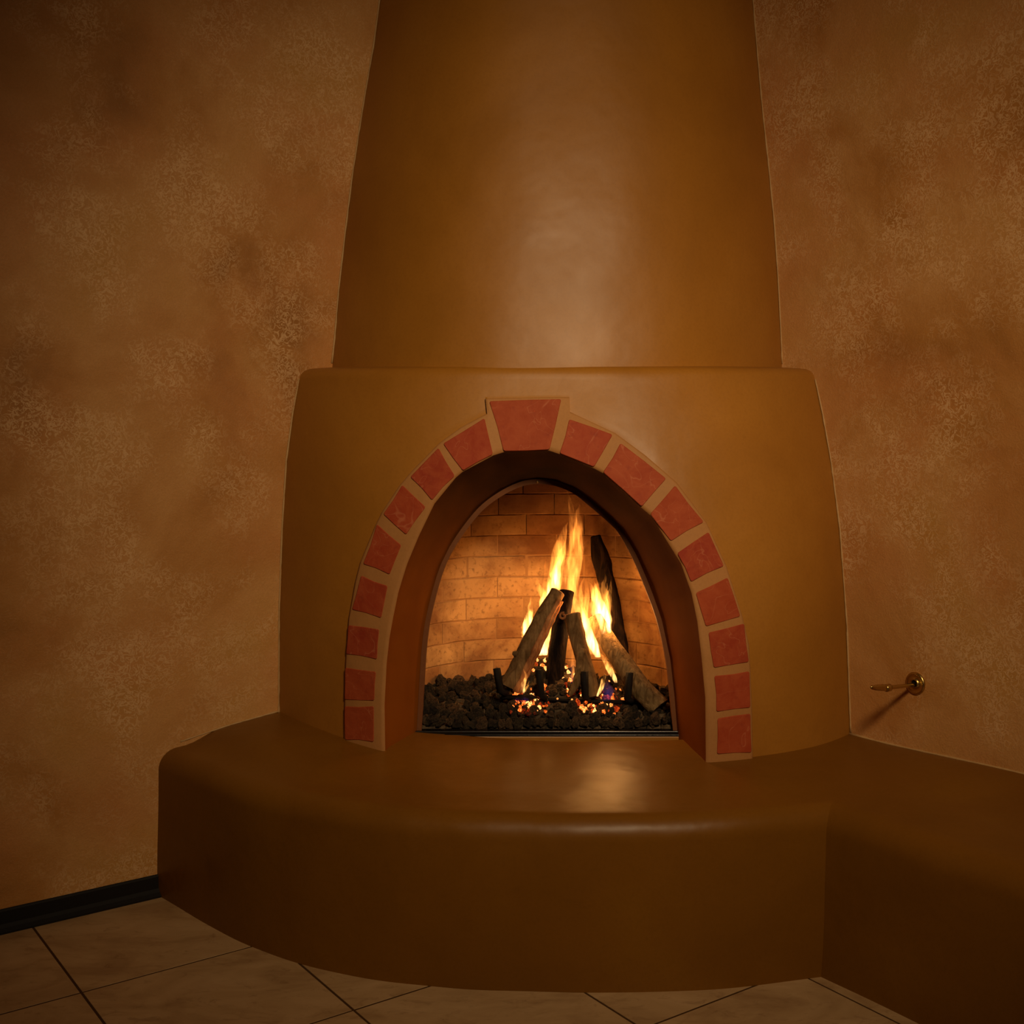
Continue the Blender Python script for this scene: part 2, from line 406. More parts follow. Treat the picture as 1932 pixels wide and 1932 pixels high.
# --- chimney
rows = []; NC = 61
zs = [1.56 + (CEIL - 1.56) * i / 40 for i in range(41)]
for z in zs:
    xl, xr = extrap(LCHIM, z), extrap(RCHIM, z)
    for j in range(NC):
        s = -1.02 + 2.04 * j / (NC - 1); x = (xl + xr) / 2 + s * (xr - xl) / 2
        y = chim_y(x, z)
        wob = 0.004 * noise.noise(Vector((x * 4, z * 3, 1.7)))
        rows.append((x, y + wob, z))
mesh_obj('chimney', rows, grid_faces(len(zs), NC), M['adobe'], fp)

# --- arch outlines, measured on the curved front
P_OUT = [(650, 1399), (651, 1330), (653, 1250), (659, 1165), (671, 1098), (681, 1059), (709, 991), (721, 966), (754, 916), (776, 890),
         (829, 836), (870, 806), (919, 780), (916, 752), (1074, 749), (1075, 777), (1160, 817), (1216, 858), (1276, 910), (1332, 985),
         (1369, 1066), (1400, 1163), (1412, 1215), (1415, 1268), (1418, 1346), (1419, 1421)]
P_IN = [(727, 1401), (726, 1330), (730, 1250), (735, 1205), (742, 1165), (752, 1117), (768, 1065), (790, 1012), (820, 950), (860, 901),
        (873, 890), (931, 859), (950, 853), (1036, 850), (1057, 857), (1121, 884), (1138, 893), (1210, 958), (1230, 975), (1260, 1024),
        (1284, 1062), (1304, 1118), (1315, 1172), (1323, 1240), (1330, 1316), (1331, 1424)]
P_BACK = [(789, 1379), (796, 1257), (801, 1200), (810, 1149), (831, 1074), (858, 1020), (901, 963), (941, 931), (982, 911), (1014, 906),
          (1049, 910), (1084, 924), (1116, 949), (1154, 982), (1173, 1003), (1200, 1052), (1224, 1109), (1246, 1171), (1262, 1243),
          (1270, 1311), (1276, 1381)]
Y_BACK = 3.78
CX, CZ = 0.115, 0.40
def to_xz(px, f): 
    r = [];
    for q in px:
        p = f(*q); r.append((p.x, p.z))
    return [(r[0][0], CZ)] + r + [(r[-1][0], CZ)]
OUT = to_xz(P_OUT, on_body); INN = to_xz(P_IN, on_body); BAK = to_xz(P_BACK, lambda x, y: at_y(x, y, Y_BACK))
def ang(p): return math.atan2(p[1] - CZ, -(p[0] - CX))         # 0 = left foot, pi = right foot
def polar(poly, a):
    dx, dz = -math.cos(a), math.sin(a); best = 0
    for (x0, z0), (x1, z1) in zip(poly, poly[1:]):
        ex, ez = x1 - x0, z1 - z0; den = dx * ez - dz * ex
        if abs(den) < 1e-12: continue
        t = ((x0 - CX) * ez - (z0 - CZ) * ex) / den; u = ((x0 - CX) * dz - (z0 - CZ) * dx) / den
        if -1e-6 <= u <= 1 + 1e-6 and t > best: best = t
    return (CX + dx * best, CZ + dz * best)
ANG = sorted(set([round(a, 5) for a in [math.pi * i / 150 for i in range(151)] + [ang(p) for p in OUT + INN]]))
ANG = [a for a in ANG if 0 <= a <= math.pi]
def loop(poly, angs): return [polar(poly, a) for a in angs]

# --- mantel body: polar sheet from the arch to the body's outline, then the rounded shoulder
ZTOP = 1.548
xl0, xr0 = extrap(LBODY, 1.0), extrap(RBODY, 1.0)
RECT = [(-1.2, CZ), (-1.2, ZTOP), (1.6, ZTOP), (1.6, CZ)]
def body_outer(a):                     # intersection with the wall line or the top
    lo, hi = 0.0, 4.0
    for _ in range(40):
        m = (lo + hi) / 2; x = CX - math.cos(a) * m; z = CZ + math.sin(a) * m
        xl, xr = extrap(LBODY, z), extrap(RBODY, z); e = 0.015
        if z > ZTOP or x < xl - e or x > xr + e: hi = m
        else: lo = m
    return (CX - math.cos(a) * lo, CZ + math.sin(a) * lo)
ca_l = math.atan2(ZTOP - CZ, -(extrap(LBODY, ZTOP) - 0.015 - CX)); ca_r = math.atan2(ZTOP - CZ, -(extrap(RBODY, ZTOP) + 0.015 - CX))
ANGB = sorted(set([round(a, 6) for a in ANG + [ca_l, ca_r]]))
inner = loop(OUT, ANGB); outer = [body_outer(a) for a in ANGB]
verts = []; NRING = 15
for k in range(NRING):
    t = k / (NRING - 1)
    for (ix, iz), (ox, oz) in zip(inner, outer):
        x, z = ix + (ox - ix) * t, iz + (oz - iz) * t
        verts.append((x, body_y(x, z) + 0.004 * noise.noise(Vector((x * 4, z * 4, 5.2))) * (t > 0), z))
faces = grid_faces(NRING, len(ANGB))
# shoulder: rows continuing from the top edge
topj = [j for j, a in enumerate(ANGB) if ca_l - 1e-5 <= a <= ca_r + 1e-5]
prev = [(NRING - 1) * len(ANGB) + j for j in topj]
for ins, dz in [(0.002, 0.010), (0.007, 0.020), (0.015, 0.028), (0.027, 0.033), (0.05, 0.036), (0.10, 0.040), (0.20, 0.044)]:
    row = []
    for j in topj:
        ox, oz = outer[j]; xl, xr = extrap(LBODY, ZTOP) - 0.015, extrap(RBODY, ZTOP) + 0.015
        s = (ox - xl) / (xr - xl); x = xl + ins * 0.9 + s * (xr - xl - ins * 1.8)
        row.append(len(verts)); verts.append((x, body_y(ox, ZTOP) + ins, ZTOP + dz))
    for i in range(len(row) - 1): faces.append((prev[i], prev[i + 1], row[i + 1], row[i]))
    prev = row
mesh_obj('mantel_body', verts, faces, M['adobe'], fp)

# --- mortar band of the arch, a little proud of the plaster
PROUD = 0.013
o_l, i_l = loop(OUT, ANG), loop(INN, ANG)
verts = []; rowsn = 0
def band_row(t, off):
    for (ox, oz), (ix, iz) in zip(o_l, i_l):
        x, z = ox + (ix - ox) * t, oz + (iz - oz) * t
        verts.append((x, body_y(x, z) - off, z))
for t, off in [(0.0, -0.004), (0.0, PROUD - 0.004), (0.012, PROUD - 0.001), (0.04, PROUD), (0.3, PROUD), (0.6, PROUD), (0.9, PROUD), (0.965, PROUD - 0.002), (1.0, PROUD - 0.007)]:
    band_row(t, off); rowsn += 1
arch = mesh_obj('brick_arch', verts, grid_faces(rowsn, len(ANG)), M['mortar'], fp)

# --- reveal: splayed plaster throat from the arch to the firebox frame
b_l = loop(BAK, ANG)
verts = []; rowsn = 0
for t, u in [(0, 0.0), (0.03, 0.06), (0.10, 0.16), (0.22, 0.27), (0.42, 0.46), (0.65, 0.68), (0.86, 0.88), (1, 1.0)]:
    for (ix, iz), (bx, bz) in zip(i_l, b_l):
        y0 = body_y(ix, iz) - PROUD + 0.007
        verts.append((ix + (bx - ix) * t, y0 + (Y_BACK - y0) * u, iz + (bz - iz) * t))
    rowsn += 1
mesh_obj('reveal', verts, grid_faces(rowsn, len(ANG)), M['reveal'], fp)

# --- arch bricks
AB = [[(650, 1333), (705, 1333), (705, 1400), (651, 1396)], [(651, 1260), (709, 1268), (706, 1322), (650, 1320)],
      [(657, 1180), (715, 1188), (711, 1244), (653, 1234)], [(681, 1086), (731, 1106), (719, 1166), (664, 1150)],
      [(711, 989), (757, 1029), (735, 1084), (685, 1064)], [(759, 915), (803, 957), (766, 1009), (723, 970)],
      [(827, 845), (858, 898), (815, 944), (774, 900)], [(914, 789), (930, 857), (873, 888), (836, 837)],
      [(923, 757), (1059, 753), (1037, 848), (950, 851)],
      [(1074, 791), (1156, 820), (1121, 881), (1056, 855)], [(1171, 836), (1257, 903), (1211, 956), (1138, 891)],
      [(1274, 916), (1328, 985), (1266, 1021), (1227, 970)], [(1337, 1004), (1366, 1068), (1304, 1098), (1278, 1044)],
      [(1373, 1090), (1397, 1163), (1332, 1182), (1313, 1119)], [(1404, 1177), (1413, 1249), (1347, 1260), (1337, 1194)],
      [(1414, 1267), (1416, 1335), (1352, 1343), (1348, 1276)], [(1416, 1347), (1418, 1420), (1353, 1423), (1354, 1356)]]
for i, q in enumerate(AB):
    fr = [on_body(x, y, -0.017) for x, y in q]
    c = sum(fr, Vector()) / 4
    # a slightly uneven eight-sided outline with softened corners
    ring = []
    for k in range(4):
        a, b, d = fr[k - 1], fr[k], fr[(k + 1) % 4]
        ring.append(b + (a - b).normalized() * 0.0035); ring.append(b + (d - b).normalized() * 0.0035)
        mid = (b + d) / 2; ring.append(mid + (c - mid).normalized() * random.uniform(-0.0015, 0.003))
    m = len(ring)
    vs = [p - c for p in ring] + [p - c + Vector((0, 0.022, 0)) for p in ring]
    fs = [tuple(range(m)), tuple(range(2 * m - 1, m - 1, -1))] + [(k, (k + 1) % m, m + (k + 1) % m, m + k) for k in range(m)]
    me = bevel_mesh(vs, fs, 0.0014, 1, 'brick'); me.materials.append(M['arch_brick'])
    b = link('brick' if i != 8 else 'keystone', me, None, arch, False); b.location = c

# --- firebox: curved wall of fire bricks
FBX, FBW, FBD, FBY = 0.112, 0.485, 0.50, 3.79
def fb(s):                      # s 0..1 around from left front to right front
    a = math.pi * (1 - s); c, sn = math.cos(a), math.sin(a)
    return Vector((FBX + FBW * math.copysign(abs(c) ** 0.80, c), FBY + FBD * abs(sn) ** 0.80, 0))
FN = 400; FP = [fb(i / FN) for i in range(FN + 1)]
FLEN = [0.0]
for a, b in zip(FP, FP[1:]): FLEN.append(FLEN[-1] + (b - a).length)
def fb_len(l):
    l = max(0, min(FLEN[-1], l))
    for i in range(FN):
        if FLEN[i + 1] >= l:
            k = (l - FLEN[i]) / max(1e-9, FLEN[i + 1] - FLEN[i]); p = FP[i].lerp(FP[i + 1], k); t = (FP[i + 1] - FP[i]).normalized(); return p, t
FZ0, FZ1 = 0.44, 1.40
verts = []; KS = 70
zl = [FZ0, 0.7, 1.015, 1.2, 1.32, FZ1]; ins = [0, 0, 0, 0.045, 0.090, 0.12]
for z, e in zip(zl, ins):
    for j in range(KS + 1):
        p, t = fb_len(FLEN[-1] * j / KS); nrm = Vector((-t.y, t.x, 0))
        q = p + nrm * (0.004 - e); q.y = max(q.y, FBY - 0.01)
        verts.append((q.x, q.y, z))
nr = len(zl)
faces = grid_faces(nr, KS + 1) + [tuple(range((nr - 1) * (KS + 1), nr * (KS + 1))), tuple(range(KS, -1, -1))]
firebox = mesh_obj('firebox', verts, faces, M['fire_mortar'], fp, False)
COURSE, BL, J = 0.0735, 0.205, 0.003
random.seed(11)
z = FZ0 - 0.01; ci = 0
while z < 1.36:
    lean = 0.0 if z < 1.0 else 0.022 + max(0.0, z - 1.0) * 0.38     # upper courses corbel forward
    l = 0.02 + (BL / 2 if ci % 2 else 0) + random.uniform(-0.012, 0.012)
    while l < FLEN[-1] - 0.02:
        half = (BL - J) / 2; pr_ = random.uniform(-0.0015, 0.0015); NS = 5
        l0, l1 = max(0.0, l - half), min(FLEN[-1], l + half)
        za, zb = z + J / 2 + random.uniform(-0.0008, 0.0008), z + COURSE - J / 2 + random.uniform(-0.0008, 0.0008)
        vs = []
        for k in range(NS + 1):
            p, t = fb_len(l0 + (l1 - l0) * k / NS); nrm = Vector((-t.y, t.x, 0))
            f_, b_ = p + nrm * (pr_ - lean), p + nrm * (0.03 - lean)
            f_.y = max(f_.y, FBY + 0.001); b_.y = max(b_.y, FBY + 0.003)
            e = 0.003 if k in (0, NS) else 0.0                         # worn arrises
            fe = f_ + nrm * e
            vs += [(fe.x, fe.y, za + 0.003), (fe.x, fe.y, zb - 0.003), (f_.x + nrm.x * .003, f_.y + nrm.y * .003, zb), (b_.x, b_.y, zb), (b_.x, b_.y, za), (f_.x + nrm.x * .003, f_.y + nrm.y * .003, za)]
        c, _ = fb_len((l0 + l1) / 2); c = Vector((c.x, c.y, z + COURSE / 2))
        if l1 - l0 > 0.03:
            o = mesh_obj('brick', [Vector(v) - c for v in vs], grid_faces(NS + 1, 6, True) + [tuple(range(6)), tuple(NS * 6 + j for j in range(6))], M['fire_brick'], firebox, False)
            o.location = c
        l += BL
    z += COURSE; ci += 1

# --- firebox front flange, metal frame and bottom track
def ring_obj(name, poly_px, w_in, w_out, y0, y1, mat, parent):
    base = [at_y(x, y, Y_BACK) for x, y in poly_px]; base = catmull(base, 90)
    vs = []
    for i, p in enumerate(base):
        t = (base[min(i + 1, 89)] - base[max(i - 1, 0)]).normalized(); nn = Vector((-t.z, 0, t.x))   # outward (left-going arch)
        for w, y in ((-w_in, y0), (w_out, y0), (w_out, y1), (-w_in, y1)):
            q = p + nn * w; vs.append((q.x, y, q.z))
    return mesh_obj(name, vs, grid_faces(90, 4, True) + [(0, 1, 2, 3), (356, 357, 358, 359)], mat, parent, False)
ring_obj('firebox_flange', P_BACK, 0.0, 0.10, Y_BACK + 0.004, Y_BACK + 0.02, M['fire_mortar'], fp)
frame = ring_obj('arch_frame', P_BACK, 0.011, 0.004, Y_BACK - 0.012, Y_BACK + 0.016, M['frame'], fp)
pt = at_y(1014, 909, Y_BACK - 0.014)
scr = tube('screw', [pt + Vector((0, 0.006, 0)), pt, pt - Vector((0, 0.002, 0))], [0.004, 0.004, 0.002], M['brass'], frame, 10)
bl, br = at_y(789, 1379, Y_BACK), at_y(1276, 1381, Y_BACK)
tw = br.x - bl.x; ztr = (bl.z + br.z) / 2
me = box_mesh(tw + 0.02, 0.03, 0.012, 0.002, 'bottom_track'); me.materials.append(M['track'])
o = link('bottom_track', me, None, fp, False); o.location = Vector(((bl.x + br.x) / 2, Y_BACK - 0.004, ztr))
me = box_mesh(tw + 0.04, 0.012, 0.005, 0.001, 'track_lip'); me.materials.append(M['track'])
o2 = link('track_lip', me, None, o, False); o2.location = (0, -0.016, -0.006)
me = box_mesh(tw + 0.10, 0.11, 0.10, 0.006, 'sill'); me.materials.append(M['adobe'])
o = link('sill', me, None, fp, False); o.location = Vector(((bl.x + br.x) / 2, Y_BACK + 0.030, ztr - 0.0565))

# --- pale caulk bead where the plaster meets the walls
def bead(name, pts, r, parent):
    tube(name, pts, [r * random.uniform(0.6, 1.3) for _ in pts], M['caulk'], parent, 6)
zz = [1.60 + (CEIL - 1.62) * i / 60 for i in range(61)]
bead('caulk_line', [Vector((x, wall_y(x, NL, OFFL), z)) - NL * 0.001 for z in zz for x in [extrap(LCHIM, z) - 0.002]], 0.0028, fp)
bead('caulk_line', [Vector((x, wall_y(x, NR, OFFR), z)) - NR * 0.001 for z in zz for x in [extrap(RCHIM, z) + 0.002]], 0.0028, fp)
zz = [0.49 + (ZTOP - 0.49) * i / 50 for i in range(51)]
bead('caulk_line', [Vector((x, wall_y(x, NL, OFFL), z)) - NL * 0.001 for z in zz for x in [extrap(LBODY, z) - 0.002]], 0.0028, fp)
zz = [0.46 + (ZTOP - 0.46) * i / 50 for i in range(51)]
bead('caulk_line', [Vector((x, wall_y(x, NR, OFFR), z)) - NR * 0.001 for z in zz for x in [extrap(RBODY, z) + 0.002]], 0.0028, fp)

# ================================================================ BENCH
def bench_h(x, y):
    p = Vector((x, y, 0)); dw = OFFL - p.dot(NL); dr = OFFR - p.dot(NR)
    h = 0.452
    h += interp(x, [(-1.04, 0.0), (-0.99, 0.008), (-0.875, 0.032), (-0.738, 0.052), (-0.5, 0.034), (-0.2, 0.008), (0, 0)]) * smooth(1.15 - dw / 0.6)
    h += 0.022 * smooth((3.75 - y) / 0.5) * smooth(1 - dr / 0.3) * smooth((x - 0.95) / 0.2)
    return h
bench = thing('adobe_bench', 'low brown plaster hearth bench curving in front of the fireplace', 'bench', (0.1, 3.3, 0))
def bench_part(name, foot, back, h_edge, R=0.062, batter=0.012):
    n = len(foot); vs = []; prof = []
    for z in (0.0, 0.012, 0.08, 0.16, 0.24, 0.32): prof.append(('f', z))
    for k in range(9): prof.append(('r', k / 8))
    for k in range(1, 22): prof.append(('t', k / 21))
    for i in range(n):
        a, b = foot[i], back[i]
        d = (b - a); L = d.length; d = d / L
        for kind, v in prof:
            if kind == 'f':
                q = a + d * (batter * v / 0.43); z = v * h_edge / 0.452
            elif kind == 'r':
                an = v * math.pi / 2; zc = h_edge - R
                e = batter + R * (1 - math.cos(an)); q = a + d * e
                z = zc + R * math.sin(an)
            else:
                e = batter + R + (L - batter - R) * v; q = a + d * e
                w = smooth(v * 4); z = h_edge * (1 - w) + bench_h(q.x, q.y) * w
            wob = Vector((noise.noise(Vector((q.x * 5, q.y * 5, z * 5))), noise.noise(Vector((q.x * 5, q.y * 5, z * 5 + 9))), 0)) * 0.004
            z += 0.004 * noise.noise(Vector((q.x * 4, q.y * 4, 3.3))) * (1 if z > 0.2 else 0)
            vs.append((q.x + wob.x, q.y + wob.y, z))
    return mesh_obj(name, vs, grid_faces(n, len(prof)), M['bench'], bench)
fpx = [(303, 1692), (380, 1738), (470, 1785), (570, 1819), (700, 1848), (850, 1864), (1000, 1870.5), (1120, 1873), (1230, 1872), (1400, 1862), (1550, 1843)]
foot = catmull([at_z(x, y, 0) for x, y in fpx], 90)
a0 = foot[0]; foot = [a0 + (a0 - foot[1]).normalized() * 0.03] + foot
last = foot[-1]
foot += [last + (foot[-1] - foot[-6]).normalized() * 0.10 + Vector((0, 0.0, 0))]
n = len(foot)
back = []
for i in range(n):
    u = i / (n - 1)
    pl = Vector((-0.62, wall_y(-0.62, NL, OFFL) + 0.03, 0)); pr = Vector((0.98, wall_y(0.98, NR, OFFR) - 0.005, 0))
    x = pl.x + (pr.x - pl.x) * u
    back.append(Vector((x, pl.y + (pr.y - pl.y) * u - 0.22 * (1 - (2 * u - 1) ** 2), 0)))
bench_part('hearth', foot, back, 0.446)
k0 = last + Vector((-0.004, 0.006, 0)) - DR * 0.45
ft = [k0 + DR * (0.0 + 2.9 * i / 66) for i in range(67)]
bk = []
for p in ft:
    d = OFFR - p.dot(NR); bk.append(p + NR * (d + 0.003))
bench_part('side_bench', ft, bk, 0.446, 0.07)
# caulk where the bench meets the walls
lw = [NL * OFFL + DL * (p + 0.0) for p in [(-1.0 * DL.x + 3.665 * DL.y) + 0.32 * i / 24 for i in range(25)]]
bead('caulk_line', [Vector((p.x, p.y, bench_h(p.x, p.y) + 0.002)) - NL * 0.001 for p in lw], 0.003, bench)
rw = [NR * OFFR + DR * ((1.05 * DR.x + 3.775 * DR.y) + 2.0 * i / 60) for i in range(61)]
bead('caulk_line', [Vector((p.x, p.y, bench_h(p.x, p.y) + 0.002)) - NR * 0.001 for p in rw], 0.004, bench)

# ================================================================ GAS KEY VALVE
vc = at_plane(1728, 1289, NR, OFFR)
gv = thing('gas_key_valve', 'round brass gas valve plate with a long key on the right wall', 'gas valve', vc)
out = -NR; upv = Vector((0, 0, 1)); sidev = out.cross(upv)
def lathe(name, prof, mat, parent, seg=40):
    vs = []
    for o, r in prof:
        for j in range(seg):
            a = 2 * math.pi * j / seg; vs.append(vc + out * o + (sidev * math.cos(a) + upv * math.sin(a)) * r)
    return mesh_obj(name, vs, grid_faces(len(prof), seg, True), mat, parent)
pl = lathe('wall_plate', [(-0.002, 0.033), (0.003, 0.0335), (0.006, 0.032), (0.0075, 0.029), (0.0065, 0.026), (0.0055, 0.018), (0.0065, 0.015), (0.010, 0.0135), (0.0105, 0.011), (0.004, 0.0095), (0.000, 0.0085), (-0.001, 0.0001)], M['brass'], gv)
lathe('key_hole', [(0.0035, 0.0095), (0.0042, 0.006), (0.0042, 0.0001)], M['iron'], pl)
for k in range(7):                     # raised ticks stamped along the upper rim
    a = math.radians(95 + k * 12); p = vc + out * 0.0075 + (-sidev * math.cos(a) * -1 + upv * math.sin(a)) * 0.025
    tube('tick', [p - (sidev * math.cos(a) + upv * math.sin(a)) * 0.002, p + (sidev * math.cos(a) + upv * math.sin(a)) * 0.002], 0.0008, M['brass'], pl, 5)
k1 = vc + out * 0.004 - upv * 0.004; k2 = vc + out * 0.128 + upv * 0.004; k3 = vc + out * 0.205 + upv * 0.016
key = tube('key_shaft', catmull([k1, k1.lerp(k2, 0.4), k1.lerp(k2, 0.8), k2], 14), [0.0062] * 11 + [0.007, 0.007, 0.0065], M['brass'], gv, 12)
tube('collar', [k2 - out * 0.012, k2 - out * 0.008, k2 + out * 0.008, k2 + out * 0.012], [0.0075, 0.0110, 0.0110, 0.0075], M['brass'], key, 14)
tube('handle', [k2 + (k3 - k2) * t for t in (0, 0.1, 0.35, 0.7, 0.92, 1)], [0.007, 0.0085, 0.0085, 0.007, 0.005, 0.002], M['brass'], key, 12, shape=lambda a, t: 0.7 + 0.5 * abs(math.cos(a)))

# ================================================================ LAVA ROCK BED
def bed_z(x, y):
    d = y - FBY
    z = 0.476 + 0.10 * d
    z += 0.020 * smooth((abs(x - FBX) - 0.22) / 0.2)
    z += 0.105 * math.exp(-(((x - 0.11) / 0.13) ** 2 + ((y - 4.05) / 0.11) ** 2))
    z += 0.030 * math.exp(-(((x - 0.19) / 0.22) ** 2 + ((y - 3.95) / 0.12) ** 2))
    return z
def inside_fb(x, y, m):
    u = abs(x - FBX) / (FBW - m); v = (y - FBY) / (FBD - m)
    return y > FBY - 0.005 and u < 1 and v < 1 and u ** 2.5 + max(0, v) ** 2.5 < 1
random.seed(21)
vs = []; GX, GY = 110, 64
idx = {}
for i in range(GX):
    for j in range(GY):
        x = FBX - FBW + 2 * FBW * i / (GX - 1); y = FBY + 0.022 + FBD * j / (GY - 1)
        if not inside_fb(x, y, -0.01): continue
        n3 = noise.cell(Vector((x * 45, y * 45, 0))); n4 = noise.noise(Vector((x * 60, y * 60, 2)))
        idx[(i, j)] = len(vs); vs.append((x, y if j else FBY + 0.003, (bed_z(x, y) - 0.014 + 0.006 * n3 + 0.007 * n4) if j else 0.452 + 0.004 * n4))
fs = []
for (i, j) in idx:
    q = [(i, j), (i + 1, j), (i + 1, j + 1), (i, j + 1)]
    if all(k in idx for k in q): fs.append(tuple(idx[k] for k in q))
bed = mesh_obj('lava_gravel', vs, fs, M['rock'], None, False)
tag(bed, 'fine dark lava gravel filling the firebox floor under the rocks', 'gravel', kind='stuff')
def rock_mesh(seed, rough):
    bm = bmesh.new(); bmesh.ops.create_icosphere(bm, subdivisions=2, radius=1.0)
    for v in bm.verts:
        d = v.co.normalized()
        r = 1 + rough * noise.noise(d * 1.3 + Vector((seed * 7.1, 0, 0))) + rough * 0.7 * noise.noise(d * 3.1 + Vector((0, seed * 3.3, 0)))
        v.co = d * r
    me = bpy.data.meshes.new('rock'); bm.to_mesh(me); bm.free(); return me
rmesh = [rock_mesh(k, 0.55) for k in range(9)]
for m_ in rmesh: m_.materials.append(M['rock'])
pts = []
xx = FBX - FBW + 0.05
while xx < FBX + FBW - 0.04:
    r_ = random.uniform(0.012, 0.018); pts.append((xx, FBY + 0.012 + random.uniform(0, 0.006), r_)); xx += r_ * 1.75
tries = 0
while tries < 16000 and len(pts) < 296:
    tries += 1
    x = random.uniform(FBX - FBW, FBX + FBW); y = FBY + 0.008 + (random.random() ** 1.25) * (FBD - 0.03)
    if not inside_fb(x, y, 0.02): continue
    r = random.uniform(0.010, 0.0185) * (1.15 if abs(x - FBX) > 0.27 else 1)
    if all((x - a) ** 2 + (y - b) ** 2 > (0.80 * (r + c)) ** 2 for a, b, c in pts): pts.append((x, y, r))
for x, y, r in pts:
    o = link('lava_rock', random.choice(rmesh), None, None, False)
    o.location = (x, y, bed_z(x, y) + r * 0.15 - (0.006 if y < FBY + 0.02 else 0)); s = r * 1.1
    o.scale = (s * random.uniform(0.85, 1.2), s * random.uniform(0.85, 1.2), s * random.uniform(0.7, 0.95)); o.rotation_euler = (random.uniform(0, 6), random.uniform(0, 6), random.uniform(0, 6))
    if y < FBY + 0.045: tag(o, 'small dark lava rock in the front row against the black bottom track', 'rock', 'front row of lava rocks')
    elif x < -0.07: tag(o, 'small dark lava rock in the heap left of the log grate', 'rock', 'lava rocks left of the grate')
    elif x > 0.37: tag(o, 'small dark lava rock in the heap right of the log grate', 'rock', 'lava rocks right of the grate')
    else: tag(o, 'small dark lava rock lying below or behind the iron log grate', 'rock', 'lava rocks under the grate')

# glowing embers
emesh = [rock_mesh(20 + k, 0.7) for k in range(6)]
for m_ in emesh: m_.materials.append(M['ember'])
random.seed(33)
epx = []
for _ in range(900):
    if len(epx) >= 210: break
    g = random.random()
    if g < 0.34: px, py = random.gauss(1000, 22), random.gauss(1325, 11)
    elif g < 0.78: px, py = random.gauss(1128, 26), random.gauss(1326, 13)
    elif g < 0.88: px, py = random.gauss(1077, 7), random.uniform(1255, 1312)
    elif g < 0.95: px, py = random.gauss(1020, 8), random.uniform(1232, 1270)
    else: px, py = random.gauss(1152, 12), random.gauss(1285, 10)
    if not (955 < px < 1185 and py < 1348): continue
    epx.append((px, py))
for px, py in epx:
    d = ray(px, py); y = 3.78
    hit = None
    while y < 4.2:
        p = CAMP + d * (y / d.y)
        if p.z < bed_z(p.x, p.y) + 0.010: hit = p; break
        y += 0.004
    if hit is None: continue
    o = link('glowing_ember', random.choice(emesh), None, None, False)
    r = random.choice([0.003, 0.004, 0.005, 0.006, 0.0085])
    o.location = hit + Vector((0, 0, r * 0.3)); o.scale = (r * random.uniform(0.8, 1.5), r, r * random.uniform(0.6, 1.1)); o.rotation_euler = (random.uniform(0, 6), random.uniform(0, 6), random.uniform(0, 6))
    if px < 1045: tag(o, 'small red hot ember at the foot of the left leaning log', 'ember', 'embers under the left log')
    elif px < 1094: tag(o, 'small red hot ember between the charred upright log and the forked log', 'ember', 'embers between the middle logs')
    else: tag(o, 'small red hot ember at the feet of the forked log and right log', 'ember', 'embers under the right logs')

# ================================================================ GRATE
gp = thing('log_grate', 'black iron log grate with four upright prongs', 'grate', at_y(1060, 1330, 3.92))
def bar(name, pts, w, parent):
    return tube(name, pts, w * 0.72, M['iron'], parent, 4)
zg = at_y(1060, 1312, 3.87).z
for (tx, ty, bx, by) in [(937, 1261, 944, 1303), (1017, 1264, 1021, 1312), (1103, 1267, 1104, 1314), (1188, 1269, 1184, 1318)]:
    top = at_y(tx, ty, 3.865); low = at_y(bx, by, 3.865)
    pr_ = bar('prong', [top, top.lerp(low, 0.5), low, low + Vector((0.01, 0.02, -0.012)), low + Vector((0.02, 0.05, -0.02)), low + Vector((0.02, 0.28, -0.02))], 0.0165, gp)
c1 = at_y(946, 1315, 3.90); c2 = at_y(1190, 1326, 3.90)
bar('cross_bar', [c1, c2], 0.011, gp)
bar('cross_bar', [c1 + Vector((0.02, 0.2, 0)), c2 + Vector((-0.02, 0.2, 0))], 0.011, gp)
for cx in (0.03, 0.25):
    bar('foot', [(cx, 3.92, zg - 0.01), (cx, 3.92, 0.48)], 0.011, gp)

# ================================================================ LOGS
def make_log(label, pts, radii, mat, seed, cut_mat='cut', rough=0.16, flat=None):
    P = [at_y(*p) for p in pts]; spine = catmull(P, 34); n = len(spine)
    base = spine[0]
    t = thing('firewood_log', label, 'log', base, 'logs leaning together in the fire')
    rr = [interp(i / (n - 1), radii) for i in range(n)]
    def shp(a, u):
        v = 1 + rough * noise.noise(Vector((math.cos(a) * 1.4 + seed * 5, math.sin(a) * 1.4, u * 4))) + rough * 0.5 * noise.noise(Vector((math.cos(a) * 4 + seed, math.sin(a) * 4, u * 11)))
        if flat: v *= 1 - flat[1] * max(0, math.cos(a - flat[0])) ** 4
        return v
    body = tube('bark', spine, rr, M[mat], t, 22, False, shp)
    # cut ends
    for e, nm in ((0, 'cut_end'), (n - 1, 'cut_end')):
        vs = [Vector(body.data.vertices[e * 22 + j].co) for j in range(22)]
        c = sum(vs, Vector()) / 22; ax = (spine[min(e + 1, n - 1)] - spine[max(e - 1, 0)]).normalized() * (1 if e else -1)
        ring2 = [c + (v - c) * 0.82 + ax * 0.003 for v in vs]; ring3 = [c + (v - c) * 0.4 + ax * 0.002 for v in vs]
        mesh_obj(nm, vs + ring2 + ring3 + [c + ax * 0.001], grid_faces(3, 22, True) + [(44 + j, 44 + (j + 1) % 22, 66) for j in range(22)], M[cut_mat if e else 'char'], t)
    return t, body, spine, rr
tA, bA, sA, rA = make_log('long brown log leaning from the left with a split reddish side',
    [(962, 1297, 3.93), (990, 1238, 3.95), (1022, 1172, 3.98), (1052, 1116, 4.01)], [(0, 0.034), (0.3, 0.031), (0.7, 0.028), (1, 0.024)], 'bark', 1)
